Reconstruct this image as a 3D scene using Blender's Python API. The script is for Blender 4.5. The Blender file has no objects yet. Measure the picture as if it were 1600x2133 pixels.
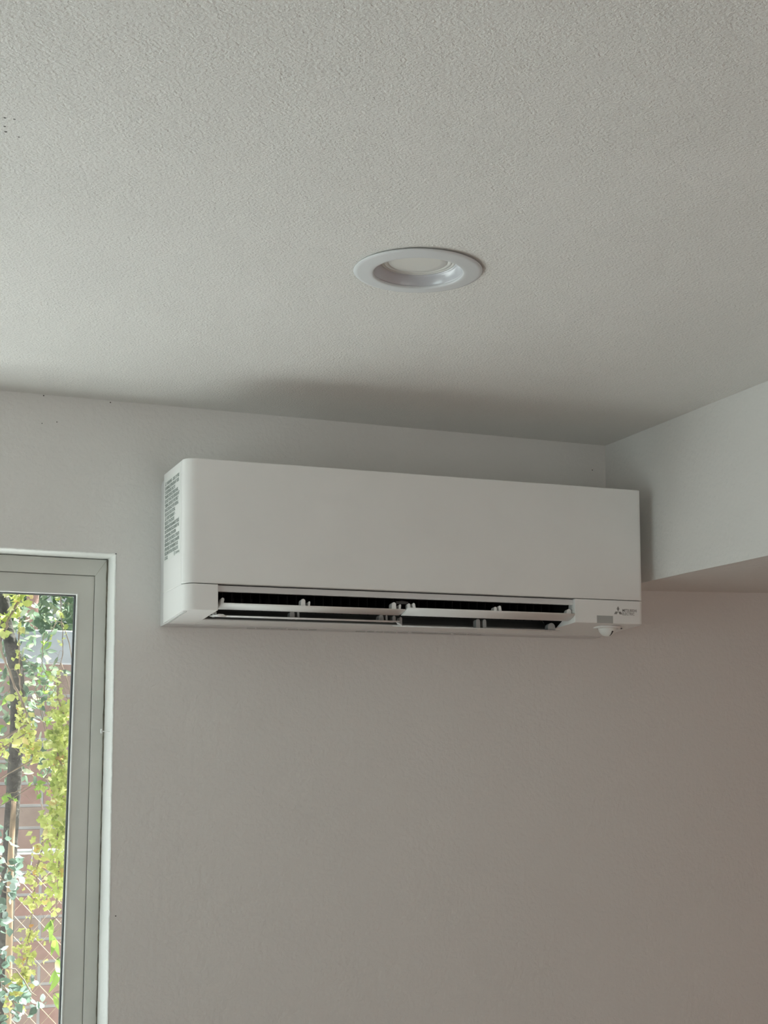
import bpy, bmesh, math, random
from mathutils import Vector, Matrix, noise

sc = bpy.context.scene
COL = sc.collection
PI = math.pi
random.seed(4)

# ------------------------------------------------------------------ camera
H0 = 2.2616                      # height of the survey origin above the floor
cam_d = bpy.data.cameras.new('camera')
cam = bpy.data.objects.new('camera', cam_d)
COL.objects.link(cam)
RT = Vector((0.9296221, -0.36850436, -0.00270013))
UP = Vector((-0.02869824, -0.0796977, 0.99640588))
FW = Vector((0.36739511, 0.92620344, 0.08466417))
M = Matrix((RT, UP, -FW)).transposed().to_4x4()
M.translation = Vector((-0.54827, -2.64686, 1.76869))
cam.matrix_world = M
cam_d.sensor_fit = 'VERTICAL'
cam_d.sensor_height = 36.0
cam_d.sensor_width = 27.0
cam_d.lens = 50.8346
cam_d.shift_y = 0.124415
cam_d.clip_start = 0.02
cam_d.clip_end = 200
sc.camera = cam

# ------------------------------------------------------------------ light
world = bpy.data.worlds.new('world')
sc.world = world
world.use_nodes = True
wn = world.node_tree
wn.nodes.clear()
wo = wn.nodes.new('ShaderNodeOutputWorld')
wb = wn.nodes.new('ShaderNodeBackground')
wt = wn.nodes.new('ShaderNodeTexCoord')
ws = wn.nodes.new('ShaderNodeSeparateXYZ')
wr = wn.nodes.new('ShaderNodeValToRGB')
wn.links.new(wt.outputs['Generated'], ws.inputs[0])
wn.links.new(ws.outputs['Z'], wr.inputs[0])
wr.color_ramp.elements[0].position = 0.0
wr.color_ramp.elements[0].color = (0.95, 1.0, 0.97, 1)
wr.color_ramp.elements[1].position = 0.7
wr.color_ramp.elements[1].color = (0.55, 0.75, 1.0, 1)
wn.links.new(wr.outputs[0], wb.inputs[0])
wb.inputs[1].default_value = 0.52
wn.links.new(wb.outputs[0], wo.inputs[0])

sun_d = bpy.data.lights.new('sun', 'SUN')
sun_d.energy = 20.0
sun_d.angle = math.radians(0.8)
sun_d.color = (1.0, 0.98, 0.96)
sun = bpy.data.objects.new('sun', sun_d)
COL.objects.link(sun)
sun.location = (3, 2, 6)
sun.rotation_euler = Vector((-0.45, -0.15, -0.88)).to_track_quat('-Z', 'Y').to_euler()


def area(name, loc, direction, sx, sy, energy, color):
    d = bpy.data.lights.new(name, 'AREA')
    d.shape = 'RECTANGLE'
    d.size, d.size_y = sx, sy
    d.energy = energy
    d.color = color
    o = bpy.data.objects.new(name, d)
    COL.objects.link(o)
    o.location = loc
    o.rotation_euler = Vector(direction).to_track_quat('-Z', 'Z').to_euler()
    return o


# added fill lamp in an invented doorway behind the camera, brightens the room
area('fill_rear', (0.85, -4.72, 1.05), (0, 1, 0), 1.7, 2.0, 8.0, (1.0, 0.83, 0.77))
area('daylight_side_window', (-2.33, -1.35, 1.55), (1, 0, 0), 1.5, 1.1, 16, (0.82, 1.0, 0.98))

sc.view_settings.view_transform = 'Standard'
sc.view_settings.look = 'None'
sc.view_settings.exposure = 0.08
sc.view_settings.gamma = 1.0
sc.view_settings.use_curve_mapping = False
sc.cycles.max_bounces = 10
sc.cycles.diffuse_bounces = 7
sc.cycles.glossy_bounces = 4
sc.cycles.transparent_max_bounces = 16
sc.cycles.sample_clamp_indirect = 6.0
sc.cycles.use_denoising = True


# ------------------------------------------------------------------ materials
class Mat:
    def __init__(self, name):
        self.m = bpy.data.materials.new(name)
        self.m.use_nodes = True
        self.t = self.m.node_tree
        self.b = self.t.nodes['Principled BSDF']
        self.out = self.t.nodes['Material Output']
        self._tc = None

    def n(self, kind, **kw):
        x = self.t.nodes.new(kind)
        for k, v in kw.items():
            if hasattr(x, k):
                setattr(x, k, v)
            else:
                x.inputs[k.replace('_', ' ')].default_value = v
        return x

    def l(self, a, b):
        self.t.links.new(a, b)

    def co(self):
        if self._tc is None:
            self._tc = self.n('ShaderNodeTexCoord').outputs['Object']
        return self._tc

    def noise(self, scale, detail=2.0, rough=0.5):
        x = self.n('ShaderNodeTexNoise')
        x.inputs['Scale'].default_value = scale
        x.inputs['Detail'].default_value = detail
        x.inputs['Roughness'].default_value = rough
        self.l(self.co(), x.inputs['Vector'])
        return x.outputs['Fac']

    def ramp(self, fac, stops):
        x = self.n('ShaderNodeValToRGB')
        e = x.color_ramp.elements
        while len(e) < len(stops):
            e.new(0.5)
        for i, (p, c) in enumerate(stops):
            e[i].position = p
            e[i].color = (*c, 1)
        self.l(fac, x.inputs[0])
        return x.outputs[0]

    def bump(self, h, strength, dist):
        x = self.n('ShaderNodeBump')
        x.inputs['Strength'].default_value = strength
        x.inputs['Distance'].default_value = dist
        self.l(h, x.inputs['Height'])
        self.l(x.outputs[0], self.b.inputs['Normal'])
        return x

    def set(self, col, rough, spec=0.5, metal=0.0):
        self.b.inputs['Base Color'].default_value = (*col, 1)
        self.b.inputs['Roughness'].default_value = rough
        self.b.inputs['Specular IOR Level'].default_value = spec
        self.b.inputs['Metallic'].default_value = metal
        return self

    def math(self, op, a, b):
        x = self.n('ShaderNodeMath', operation=op)
        for i, v in enumerate((a, b)):
            if isinstance(v, (int, float)):
                x.inputs[i].default_value = v
            else:
                self.l(v, x.inputs[i])
        return x.outputs[0]

    def dots(self, col_socket, pts, mark=(0.10, 0.095, 0.085)):
        """pinholes and specks: (x, y, z, radius)"""
        cur = col_socket
        for (x, y, z, r) in pts:
            d = self.n('ShaderNodeVectorMath', operation='DISTANCE')
            self.l(self.co(), d.inputs[0])
            d.inputs[1].default_value = (x, y, z)
            f = self.math('LESS_THAN', d.outputs['Value'], r)
            mx = self.n('ShaderNodeMixRGB')
            self.l(f, mx.inputs[0])
            self.l(cur, mx.inputs[1])
            mx.inputs[2].default_value = (*mark, 1)
            cur = mx.outputs[0]
        self.l(cur, self.b.inputs['Base Color'])


def plain(name, col, rough, spec=0.5, metal=0.0, bump=None, mottle=0.0, mscale=8):
    m = Mat(name).set(col, rough, spec, metal)
    if mottle:
        c = m.ramp(m.noise(mscale, 4), [(0.3, tuple(v * (1 - mottle) for v in col)), (0.7, tuple(min(1, v * (1 + mottle)) for v in col))])
        m.l(c, m.b.inputs['Base Color'])
    if bump:
        m.bump(m.noise(bump[0], 3), bump[1], bump[2])
    return m.m


# orange-peel ceiling paint
mc = Mat('ceiling_paint').set((0.80, 0.785, 0.745), 0.75, 0.3)
h1 = mc.noise(270, 2.0, 0.6)
h2 = mc.noise(110, 2.0, 0.5)
hh = mc.math('ADD', mc.math('MULTIPLY', h1, 0.95), mc.math('MULTIPLY', h2, 0.40))
mc.bump(hh, 1.0, 0.0020)
cc = mc.ramp(mc.noise(5, 3), [(0.35, (0.765, 0.758, 0.735)), (0.65, (0.785, 0.778, 0.755))])
ZC = 2.44
mc.dots(cc, [(-0.3769, -1.1423, ZC + .0018, .0015), (-0.3671, -1.1425, ZC + .0018, .0013), (-0.3743, -1.1211, ZC + .0018, .0014),
             (-0.3717, -1.1083, ZC + .0018, .0017), (-0.357, -1.10, ZC + .0018, .0012)])
M_CEIL = mc.m

# roller-finished wall paint
mw = Mat('wall_paint').set((0.78, 0.76, 0.72), 0.6, 0.35)
g1 = mw.noise(120, 2.0, 0.5)
g2 = mw.noise(35, 2.0, 0.5)
mw.bump(mw.math('ADD', mw.math('MULTIPLY', g1, 0.6), mw.math('MULTIPLY', g2, 0.6)), 0.9, 0.0024)
wc = mw.ramp(mw.noise(2.2, 3), [(0.3, (0.77, 0.76, 0.74)), (0.7, (0.79, 0.78, 0.76))])
mw.dots(wc, [(-0.1677, 0, H0 + .1779, .0012), (-0.0453, 0, H0 + .1762, .0012), (-0.1698, 0, H0 + .1259, .0009),
             (-0.143, 0, H0 + .1308, .0010), (0.9777, 0, H0 + .123, .0012), (-0.0231, 0, H0 - .7693, .0012)])
M_WALL = mw.m

M_PLASTER = plain('bare_plaster_edge', (0.82, 0.83, 0.81), 0.8, 0.2, bump=(260, 0.7, 0.0012), mottle=0.03)
M_VINYL = plain('window_vinyl', (0.63, 0.63, 0.59), 0.42, 0.5, mottle=0.035, mscale=14, bump=(60, .15, .0005))
M_BEAD = plain('glazing_bead_vinyl', (0.86, 0.88, 0.86), 0.3)
M_GASKET = plain('rubber_gasket', (0.03, 0.035, 0.035), 0.6)
M_GAP_SHADE = plain('gap_shade_tone', (0.23, 0.21, 0.17), 0.9, 0.2, mottle=.4, mscale=60)
M_AC = plain('white_abs_plastic', (0.87, 0.872, 0.86), 0.42, 0.5, bump=(420, .12, .0004))
mp = Mat('front_panel_plastic').set((0.80, 0.80, 0.775), 0.46, 0.5)
mp.l(mp.ramp(mp.noise(7, 4), [(0.3, (0.855, 0.857, 0.845)), (0.7, (0.885, 0.887, 0.875))]), mp.b.inputs['Base Color'])
mp.bump(mp.noise(420, 2), .12, .0004)
M_PANEL = mp.m
mu = Mat('underside_plastic').set((0.78, 0.78, 0.76), 0.45, 0.5)
M_UNDER = mu.m
M_CHASSIS = plain('chassis_plastic', (0.70, 0.70, 0.70), 0.5)
M_DUCT = plain('black_duct_plastic', (0.012, 0.012, 0.012), 0.5, 0.3)
M_DUCT2 = plain('dark_grey_duct_plastic', (0.14, 0.147, 0.14), 0.5, 0.4)
M_PATCH_BRACKET = plain('grey_patch_shaded_bracket', (0.48, 0.48, 0.47), 0.5)
M_LINK = plain('dark_link_plastic', (0.07, 0.07, 0.07), 0.4)
M_LABEL = plain('sticker_film', (0.86, 0.88, 0.86), 0.35)
M_INK = plain('grey_ink', (0.27, 0.31, 0.29), 0.6)
M_LOGO = plain('logo_ink', (0.27, 0.26, 0.25), 0.5)
M_RECV = plain('receiver_window_plastic', (0.42, 0.43, 0.42), 0.25, 0.5)
M_TRIM = plain('downlight_enamel', (0.68, 0.70, 0.715), 0.4, 0.5)
M_BAFFLE = plain('downlight_gloss_baffle', (0.58, 0.59, 0.63), 0.16, 0.8)
M_NAIL = plain('painted_nail', (0.80, 0.81, 0.80), 0.35)
ml = Mat('frosted_lens').set((0.74, 0.735, 0.70), 0.35, 0.5)
M_LENS = ml.m

# floor boards
mf = Mat('oak_floor')
br = mf.n('ShaderNodeTexBrick')
br.offset = 0.37
mf.l(mf.co(), br.inputs['Vector'])
br.inputs['Color1'].default_value = (0.44, 0.335, 0.27, 1)
br.inputs['Color2'].default_value = (0.38, 0.285, 0.23, 1)
br.inputs['Mortar'].default_value = (0.10, 0.05, 0.03, 1)
br.inputs['Scale'].default_value = 1.0
br.inputs['Mortar Size'].default_value = 0.002
br.inputs['Brick Width'].default_value = 1.2
br.inputs['Row Height'].default_value = 0.12
mf.l(br.outputs['Color'], mf.b.inputs['Base Color'])
mf.b.inputs['Roughness'].default_value = 0.45
M_FLOOR = mf.m

# exterior
mb = Mat('old_red_brick')
map_ = mb.n('ShaderNodeMapping')
map_.inputs['Rotation'].default_value = (PI / 2, 0, 0)
mb.l(mb.co(), map_.inputs[0])
bk = mb.n('ShaderNodeTexBrick')
mb.l(map_.outputs[0], bk.inputs['Vector'])
bk.inputs['Color1'].default_value = (0.46, 0.27, 0.23, 1)
bk.inputs['Color2'].default_value = (0.44, 0.33, 0.28, 1)
bk.inputs['Mortar'].default_value = (0.48, 0.45, 0.44, 1)
bk.inputs['Scale'].default_value = 1.0
bk.inputs['Mortar Size'].default_value = 0.006
bk.inputs['Mortar Smooth'].default_value = 0.3
bk.inputs['Brick Width'].default_value = 0.21
bk.inputs['Row Height'].default_value = 0.075
mixb = mb.n('ShaderNodeMixRGB', blend_type='MULTIPLY')
mixb.inputs[0].default_value = 0.5
mb.l(bk.outputs['Color'], mixb.inputs[1])
mb.l(mb.ramp(mb.noise(14, 5, .6), [(0.35, (0.62, 0.58, 0.55)), (0.65, (1.0, 1.0, 1.0))]), mixb.inputs[2])
mb.l(mixb.outputs[0], mb.b.inputs['Base Color'])
mb.b.inputs['Roughness'].default_value = 0.9
mb.bump(bk.outputs['Fac'], 0.6, -0.004)
M_BRICK = mb.m
M_COPING = plain('weathered_render', (0.52, 0.53, 0.56), 0.85, mottle=.15, mscale=9, bump=(60, .5, .003))
M_PATIO = plain('pale_concrete', (0.75, 0.79, 0.78), 0.9, mottle=.05, mscale=3)
M_BARK = plain('dark_bark', (0.085, 0.08, 0.065), 0.95, mottle=.45, mscale=26, bump=(40, 1, .012))
M_BARK2 = plain('pinkish_bark', (0.46, 0.30, 0.25), 0.9, mottle=.25, mscale=20, bump=(40, 1, .008))
M_STAKE = plain('tan_timber', (0.52, 0.36, 0.23), 0.85, mottle=.2, mscale=30)
M_FENCE = plain('blue_grey_board', (0.20, 0.29, 0.31), 0.8, mottle=.1)
M_STEM = plain('vine_stem_bark', (0.36, 0.27, 0.20), 0.8, mottle=.3, mscale=50)
M_WIRE = plain('rusty_galvanised_wire', (0.55, 0.43, 0.30), 0.55, 0.5, 0.3)
M_RAIL = plain('galvanised_rail', (0.66, 0.67, 0.66), 0.4, 0.5, 0.4)


def leaf_mat(name, stops, rough=0.4, trans=0.5, gloss=0.5):
    m = Mat(name)
    g = m.n('ShaderNodeNewGeometry')
    c = m.ramp(g.outputs['Random Per Island'], stops)
    m.l(c, m.b.inputs['Base Color'])
    m.b.inputs['Roughness'].default_value = rough
    m.b.inputs['Specular IOR Level'].default_value = gloss
    tr = m.n('ShaderNodeBsdfTranslucent')
    m.l(c, tr.inputs[0])
    mx = m.n('ShaderNodeMixShader')
    mx.inputs[0].default_value = trans
    m.l(m.b.outputs[0], mx.inputs[1])
    m.l(tr.outputs[0], mx.inputs[2])
    m.l(mx.outputs[0], m.out.inputs['Surface'])
    return m.m


M_LEAF_Y = leaf_mat('yellow_green_leaf', [(0.0, (0.46, 0.58, 0.12)), (0.35, (0.76, 0.82, 0.26)), (0.8, (0.90, 0.92, 0.38)), (0.95, (0.94, 0.92, 0.50)), (1.0, (0.80, 0.46, 0.16))])
M_LEAF_O = leaf_mat('turning_leaf', [(0.0, (0.66, 0.74, 0.20)), (0.6, (0.90, 0.90, 0.34)), (0.93, (0.93, 0.86, 0.34)), (1.0, (0.82, 0.42, 0.12))])
M_LEAF_G = leaf_mat('bright_green_leaf', [(0.0, (0.30, 0.52, 0.08)), (1.0, (0.52, 0.74, 0.16))])
M_LEAF_D = leaf_mat('glossy_ivy_leaf', [(0.0, (0.10, 0.19, 0.12)), (0.55, (0.28, 0.42, 0.32)), (0.75, (0.60, 0.72, 0.64)), (1.0, (0.82, 0.90, 0.86))], rough=0.2, trans=0.25, gloss=1.0)  # palest leaves stand for sky glints, painted into the leaf colour
M_LEAF_H = leaf_mat('hedge_leaf', [(0.0, (0.12, 0.20, 0.12)), (0.6, (0.26, 0.37, 0.25)), (1.0, (0.62, 0.68, 0.44))], rough=.5, trans=.35)

mg = Mat('window_glass')
mg.t.nodes.remove(mg.b)
tp = mg.n('ShaderNodeBsdfTransparent')
tp.inputs[0].default_value = (0.93, 0.97, 0.95, 1)
gl = mg.n('ShaderNodeBsdfGlossy')
gl.inputs['Roughness'].default_value = 0.02
mx = mg.n('ShaderNodeMixShader')
mx.inputs[0].default_value = 0.07
mg.l(tp.outputs[0], mx.inputs[1])
mg.l(gl.outputs[0], mx.inputs[2])
mg.l(mx.outputs[0], mg.out.inputs['Surface'])
M_GLASS = mg.m


# ------------------------------------------------------------------ helpers
def obj(name, bm, mat, parent=None, smooth=False, recalc=True):
    if recalc:
        bmesh.ops.recalc_face_normals(bm, faces=bm.faces)
    me = bpy.data.meshes.new(name)
    bm.to_mesh(me)
    bm.free()
    if mat is not None:
        for mm in (mat if isinstance(mat, list) else [mat]):
            me.materials.append(mm)
    if smooth:
        for p in me.polygons:
            p.use_smooth = True
    o = bpy.data.objects.new(name, me)
    COL.objects.link(o)
    if parent:
        o.parent = parent
    return o


def empty(name, loc=(0, 0, 0), parent=None):
    o = bpy.data.objects.new(name, None)
    o.empty_display_size = 0.05
    COL.objects.link(o)
    o.location = loc
    if parent:
        o.parent = parent
    return o


def tag(o, label=None, cat=None, group=None, kind=None):
    if label:
        o['label'] = label
    if cat:
        o['category'] = cat
    if group:
        o['group'] = group
    if kind:
        o['kind'] = kind
    return o


def bevel(o, w, seg=2, angle=35):
    m = o.modifiers.new('bevel', 'BEVEL')
    m.width = w
    m.segments = seg
    m.limit_method = 'ANGLE'
    m.angle_limit = math.radians(angle)
    for p in o.data.polygons:
        p.use_smooth = True
    m.harden_normals = True
    return o


def box(bm, x0, x1, y0, y1, z0, z1):
    vs = [bm.verts.new(p) for p in ((x0, y0, z0), (x1, y0, z0), (x1, y1, z0), (x0, y1, z0),
                                    (x0, y0, z1), (x1, y0, z1), (x1, y1, z1), (x0, y1, z1))]
    for f in ((0, 3, 2, 1), (4, 5, 6, 7), (0, 1, 5, 4), (1, 2, 6, 5), (2, 3, 7, 6), (3, 0, 4, 7)):
        bm.faces.new([vs[i] for i in f])
    return vs


def prism(bm, pts, lo, hi):
    """pts: plan polygon; lo, hi: callables (x, y) -> z"""
    a = [bm.verts.new((x, y, lo(x, y))) for x, y in pts]
    b = [bm.verts.new((x, y, hi(x, y))) for x, y in pts]
    n = len(pts)
    bm.faces.new(a[::-1])
    bm.faces.new(b)
    for i in range(n):
        j = (i + 1) % n
        bm.faces.new((a[i], a[j], b[j], b[i]))


def quad(bm, *pts):
    return bm.faces.new([bm.verts.new(p) for p in pts])


def lathe(bm, prof, seg=64, center=(0, 0, 0), closed=False):
    rings = []
    for r, z in prof:
        rings.append([bm.verts.new((center[0] + r * math.cos(2 * PI * i / seg), center[1] + r * math.sin(2 * PI * i / seg), center[2] + z))
                      for i in range(seg)] if r > 1e-7 else [bm.verts.new((center[0], center[1], center[2] + z))])
    prs = list(zip(rings[:-1], rings[1:]))
    if closed:
        prs.append((rings[-1], rings[0]))
    for a, b in prs:
        for i in range(seg):
            j = (i + 1) % seg
            if len(a) == 1:
                bm.faces.new((a[0], b[i], b[j]))
            elif len(b) == 1:
                bm.faces.new((a[i], b[0], a[j]))
            else:
                bm.faces.new((a[i], b[i], b[j], a[j]))


def tube(bm, pts, radii, seg=8):
    """tube with capped ends through pts"""
    pts = [Vector(p) for p in pts]
    if not hasattr(radii, '__len__'):
        radii = [radii] * len(pts)
    rings = []
    ref = Vector((0.13, 0.97, 0.2)).normalized()
    for i, p in enumerate(pts):
        d = (pts[min(i + 1, len(pts) - 1)] - pts[max(i - 1, 0)]).normalized()
        u = d.cross(ref)
        if u.length < 0.1:
            u = d.cross(Vector((1, 0, 0)))
        u.normalize()
        v = d.cross(u)
        rings.append([bm.verts.new(p + (u * math.cos(2 * PI * k / seg) + v * math.sin(2 * PI * k / seg)) * radii[i]) for k in range(seg)])
    for a, b in zip(rings[:-1], rings[1:]):
        for k in range(seg):
            j = (k + 1) % seg
            bm.faces.new((a[k], a[j], b[j], b[k]))
    bm.faces.new(rings[0][::-1])
    bm.faces.new(rings[-1])


def spline(pts, n=6):
    P = [Vector(p) for p in pts]
    out = []
    for i in range(len(P) - 1):
        p0, p1, p2, p3 = P[max(i - 1, 0)], P[i], P[i + 1], P[min(i + 2, len(P) - 1)]
        for k in range(n):
            t = k / n
            out.append(0.5 * ((2 * p1) + (-p0 + p2) * t + (2 * p0 - 5 * p1 + 4 * p2 - p3) * t * t + (-p0 + 3 * p1 - 3 * p2 + p3) * t ** 3))
    out.append(P[-1])
    return out


def text_mesh(body, size, mat, name, parent, matrix, align='LEFT', width=1.0, extrude=0.0, xmax=None, bold=0.0):
    c = bpy.data.curves.new(name, 'FONT')
    c.body = body
    c.size = size
    c.align_x = align
    c.extrude = extrude
    c.offset = bold
    c.resolution_u = 2
    t = bpy.data.objects.new(name, c)
    COL.objects.link(t)
    dg = bpy.context.evaluated_depsgraph_get()
    me = bpy.data.meshes.new_from_object(t.evaluated_get(dg))
    bpy.data.objects.remove(t)
    bpy.data.curves.remove(c)
    xs = [v.co.x for v in me.vertices]
    s = width
    if xmax:
        s = xmax / (max(xs) - min(xs))
    for v in me.vertices:
        v.co.x *= s
    me.transform(matrix)
    me.materials.clear()
    me.materials.append(mat)
    return me


# ------------------------------------------------------------------ room shell
XL, XC, XR = -2.2, 1.0097, 1.95
YR = -4.6
ZS = H0 - 0.1321
zceil = lambda x: 2.44 - 0.0019 * (x - 0.6)
ztilt = lambda x: ZS + 0.026 * (x - XC)

# window opening in the far wall (slightly out of square, like the real one)
WX0, WZ0 = -2.05, 0.04
wx_edge = lambda z: -0.0332 + 0.0042 * (z - (H0 - 0.1094))
wz_edge = lambda x: H0 - 0.1094 - 0.0042 * (x + 0.0332)
WX1, WZ1 = wx_edge(H0 - .1094), H0 - 0.1094

bm = bmesh.new()
R = 0.0032
NV = 420


def jit(s, k):
    return 0.0006 * noise.noise(Vector((s * 60, k * 7.3, 1.7))) + 0.0005 * noise.noise(Vector((s * 230, k * 3.1, 5.2)))


def edge_strip(bm, base, tx, tdir, n, k, s0, s1):
    """rounded plaster arris: base(s) point on the edge, tx outward in wall plane, runs s0..s1"""
    rows = []
    for i in range(n + 1):
        s = s0 + (s1 - s0) * i / n
        b = base(s)
        j = jit(s, k)
        row = [bm.verts.new(b + tx * R)]
        for q in range(0, 5):
            a = q / 4 * PI / 2
            row.append(bm.verts.new(b + tx * (R - (R) * math.sin(a) + j) + Vector((0, 1, 0)) * (R - R * math.cos(a) - abs(j) * .3 - .00015)))
        row.append(bm.verts.new(b + Vector((0, 0.145, 0))))
        rows.append(row)
    for a, b in zip(rows[:-1], rows[1:]):
        for q in range(len(a) - 1):
            f = bm.faces.new((a[q], a[q + 1], b[q + 1], b[q]))
            f.material_index = 1 if q >= 1 else 0
            f.smooth = True
    return rows


RR = 0.0032
# front faces around the hole
quad(bm, (XL, 0, 0), (XR, 0, 0), (XR, 0, WZ0), (XL, 0, WZ0))
quad(bm, (XL, 0, WZ0), (WX0, 0, WZ0), (WX0, 0, wz_edge(WX0)), (XL, 0, wz_edge(XL)))
quad(bm, (wx_edge(WZ0) + RR, 0, WZ0), (XR, 0, WZ0), (XR, 0, WZ1 + RR), (WX1 + RR, 0, WZ1 + RR))
quad(bm, (XL, 0, wz_edge(XL) + RR), (WX1 + RR, 0, WZ1 + RR), (XR, 0, WZ1 + RR), (XR, 0, zceil(XR)), (XL, 0, zceil(XL)))
edge_strip(bm, lambda s: Vector((wx_edge(s), 0, s)), Vector((1, 0, 0)), None, NV, 1, WZ0, WZ1 + RR * .3)
edge_strip(bm, lambda s: Vector((s, 0, wz_edge(s))), Vector((0, 0, 1)), None, NV, 2, WX0, WX1 + RR * .3)
# left jamb and sill of the opening
f = quad(bm, (WX0, 0, WZ0), (WX0, .145, WZ0), (WX0, .145, wz_edge(WX0)), (WX0, 0, wz_edge(WX0))); f.material_index = 1
f = quad(bm, (WX0, 0, WZ0), (wx_edge(WZ0) + RR, 0, WZ0), (wx_edge(WZ0) + RR, .145, WZ0), (WX0, .145, WZ0)); f.material_index = 1
wall_back = tag(obj('wall_back', bm, [M_WALL, M_PLASTER], recalc=False), kind='structure')

# outer face of the house wall
bm = bmesh.new()
quad(bm, (XL - .2, .15, -.25), (WX0, .15, -.25), (WX0, .15, 2.7), (XL - .2, .15, 2.7))
quad(bm, (wx_edge(WZ0), .15, -.25), (XR + .2, .15, -.25), (XR + .2, .15, 2.7), (WX1, .15, 2.7))
quad(bm, (WX0, .15, -.25), (wx_edge(WZ0), .15, -.25), (wx_edge(WZ0), .15, WZ0), (WX0, .15, WZ0))
quad(bm, (WX0, .15, wz_edge(WX0)), (WX1, .15, WZ1), (WX1, .15, 2.7), (WX0, .15, 2.7))
tag(obj('wall_exterior', bm, M_COPING), kind='structure')

bm = bmesh.new()
quad(bm, (XL, YR, 0), (XR, YR, 0), (XR, .15, 0), (XL, .15, 0))
tag(obj('floor', bm, M_FLOOR), kind='structure')

bm = bmesh.new()
ly0, ly1, lz0, lz1 = -2.1, -0.6, 1.0, 2.1
quad(bm, (XL, YR, 0), (XL, 0, 0), (XL, 0, lz0), (XL, YR, lz0))
quad(bm, (XL, YR, lz1), (XL, 0, lz1), (XL, 0, zceil(XL)), (XL, YR, zceil(XL)))
quad(bm, (XL, YR, lz0), (XL, ly0, lz0), (XL, ly0, lz1), (XL, YR, lz1))
quad(bm, (XL, ly1, lz0), (XL, 0, lz0), (XL, 0, lz1), (XL, ly1, lz1))
for a, b in (((ly0, lz0), (ly1, lz0)), ((ly1, lz0), (ly1, lz1)), ((ly1, lz1), (ly0, lz1)), ((ly0, lz1), (ly0, lz0))):
    quad(bm, (XL, *a), (XL, *b), (XL - .12, *b), (XL - .12, *a))
tag(obj('wall_left', bm, M_WALL), kind='structure')
bm = bmesh.new()
quad(bm, (XR, YR, 0), (XR, 0, 0), (XR, 0, 2.5), (XR, YR, 2.5))
tag(obj('wall_right', bm, plain('warm_bounce_paint', (0.62, 0.40, 0.32), .7)), kind='structure')  # unseen wall, warm colour picked to bounce pink light onto the far wall
bm = bmesh.new()
dx0, dx1, dz = 0.0, 1.7, 2.15
quad(bm, (XL, YR, 0), (dx0, YR, 0), (dx0, YR, 2.5), (XL, YR, 2.5))
quad(bm, (dx1, YR, 0), (XR, YR, 0), (XR, YR, 2.5), (dx1, YR, 2.5))
quad(bm, (dx0, YR, dz), (dx1, YR, dz), (dx1, YR, 2.5), (dx0, YR, 2.5))
quad(bm, (dx0, YR, 0), (dx0, YR, dz), (dx0, YR - .12, dz), (dx0, YR - .12, 0))
quad(bm, (dx1, YR, 0), (dx1, YR, dz), (dx1, YR - .12, dz), (dx1, YR - .12, 0))
quad(bm, (dx0, YR, dz), (dx1, YR, dz), (dx1, YR - .12, dz), (dx0, YR - .12, dz))
tag(obj('wall_rear', bm, M_WALL), kind='structure')

# dropped beam / soffit along the right side
bm = bmesh.new()
N = 60
prev = None
for i in range(N + 1):
    y = YR * i / N
    wob = 0.0022 * noise.noise(Vector((y * 5, 3.1, 0))) if i else 0
    wob2 = 0.001 * noise.noise(Vector((y * 6, 8.1, 0))) if i else 0
    a = bm.verts.new((XC + wob2, y, zceil(XC) + .004 + wob))
    b = bm.verts.new((XC + wob2, y, ZS + wob * .4))
    c = bm.verts.new((XR, y, ztilt(XR)))
    if prev:
        bm.faces.new((prev[0], prev[1], b, a))
        bm.faces.new((prev[1], prev[2], c, b))
    prev = (a, b, c)
tag(obj('wall_soffit', bm, M_WALL), kind='structure')

# ceiling with the hole of the downlight
LX, LY, LR = 0.2083, -0.8696, 0.0885
bm = bmesh.new()
HR, S = 0.066, 0.15
NS = 64
inner, outer = [], []
for i in range(NS):
    a = 2 * PI * i / NS
    c, s = math.cos(a), math.sin(a)
    inner.append(bm.verts.new((LX + HR * c, LY + HR * s, zceil(LX + HR * c))))
    k = S / max(abs(c), abs(s))
    outer.append(bm.verts.new((LX + k * c, LY + k * s, zceil(LX + k * c))))
for i in range(NS):
    j = (i + 1) % NS
    bm.faces.new((inner[i], outer[i], outer[j], inner[j]))
pt = lambda x, y: (x, y, zceil(x))
for (a, b, c, d) in ((XL, XR, YR, LY - S), (XL, XR, LY + S, .15), (XL, LX - S, LY - S, LY + S), (LX + S, XR, LY - S, LY + S)):
    quad(bm, pt(a, c), pt(b, c), pt(b, d), pt(a, d))
tag(obj('ceiling', bm, M_CEIL), kind='structure')
bm = bmesh.new()
box(bm, XL - .3, XR + .3, YR - .3, .55, 2.56, 2.70)
tag(obj('trim_light_block', bm, M_COPING), kind='structure')  # unseen slab added over the ceiling to block light

# ------------------------------------------------------------------ window in the far wall
win = tag(empty('window_1', (-0.62, .063, WZ0)), kind='structure')
WB = Vector((-0.62, .063, WZ0))
lean = lambda z: (WZ1 - z)                      # distance below the head
yfr = lambda z: 0.063 + 0.034 * lean(z)         # the frame is plumb, the wall is not
xo = lambda z: -0.0350 - 0.0035 * lean(z)       # frame outer edge
xi = lambda z: -0.0568 - 0.0070 * lean(z)       # frame inner edge
xg = lambda z: -0.0870 - 0.0150 * lean(z)       # sash inner edge (glass side)
XLO, XLI, XLG = WX0 + .003, WX0 + .027, WX0 + .062
ZT, ZTI, ZTG = WZ1 - .0012, H0 - .1415, H0 - .1765
zs_ = lambda x: -0.0038 * (x + .05)


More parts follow.
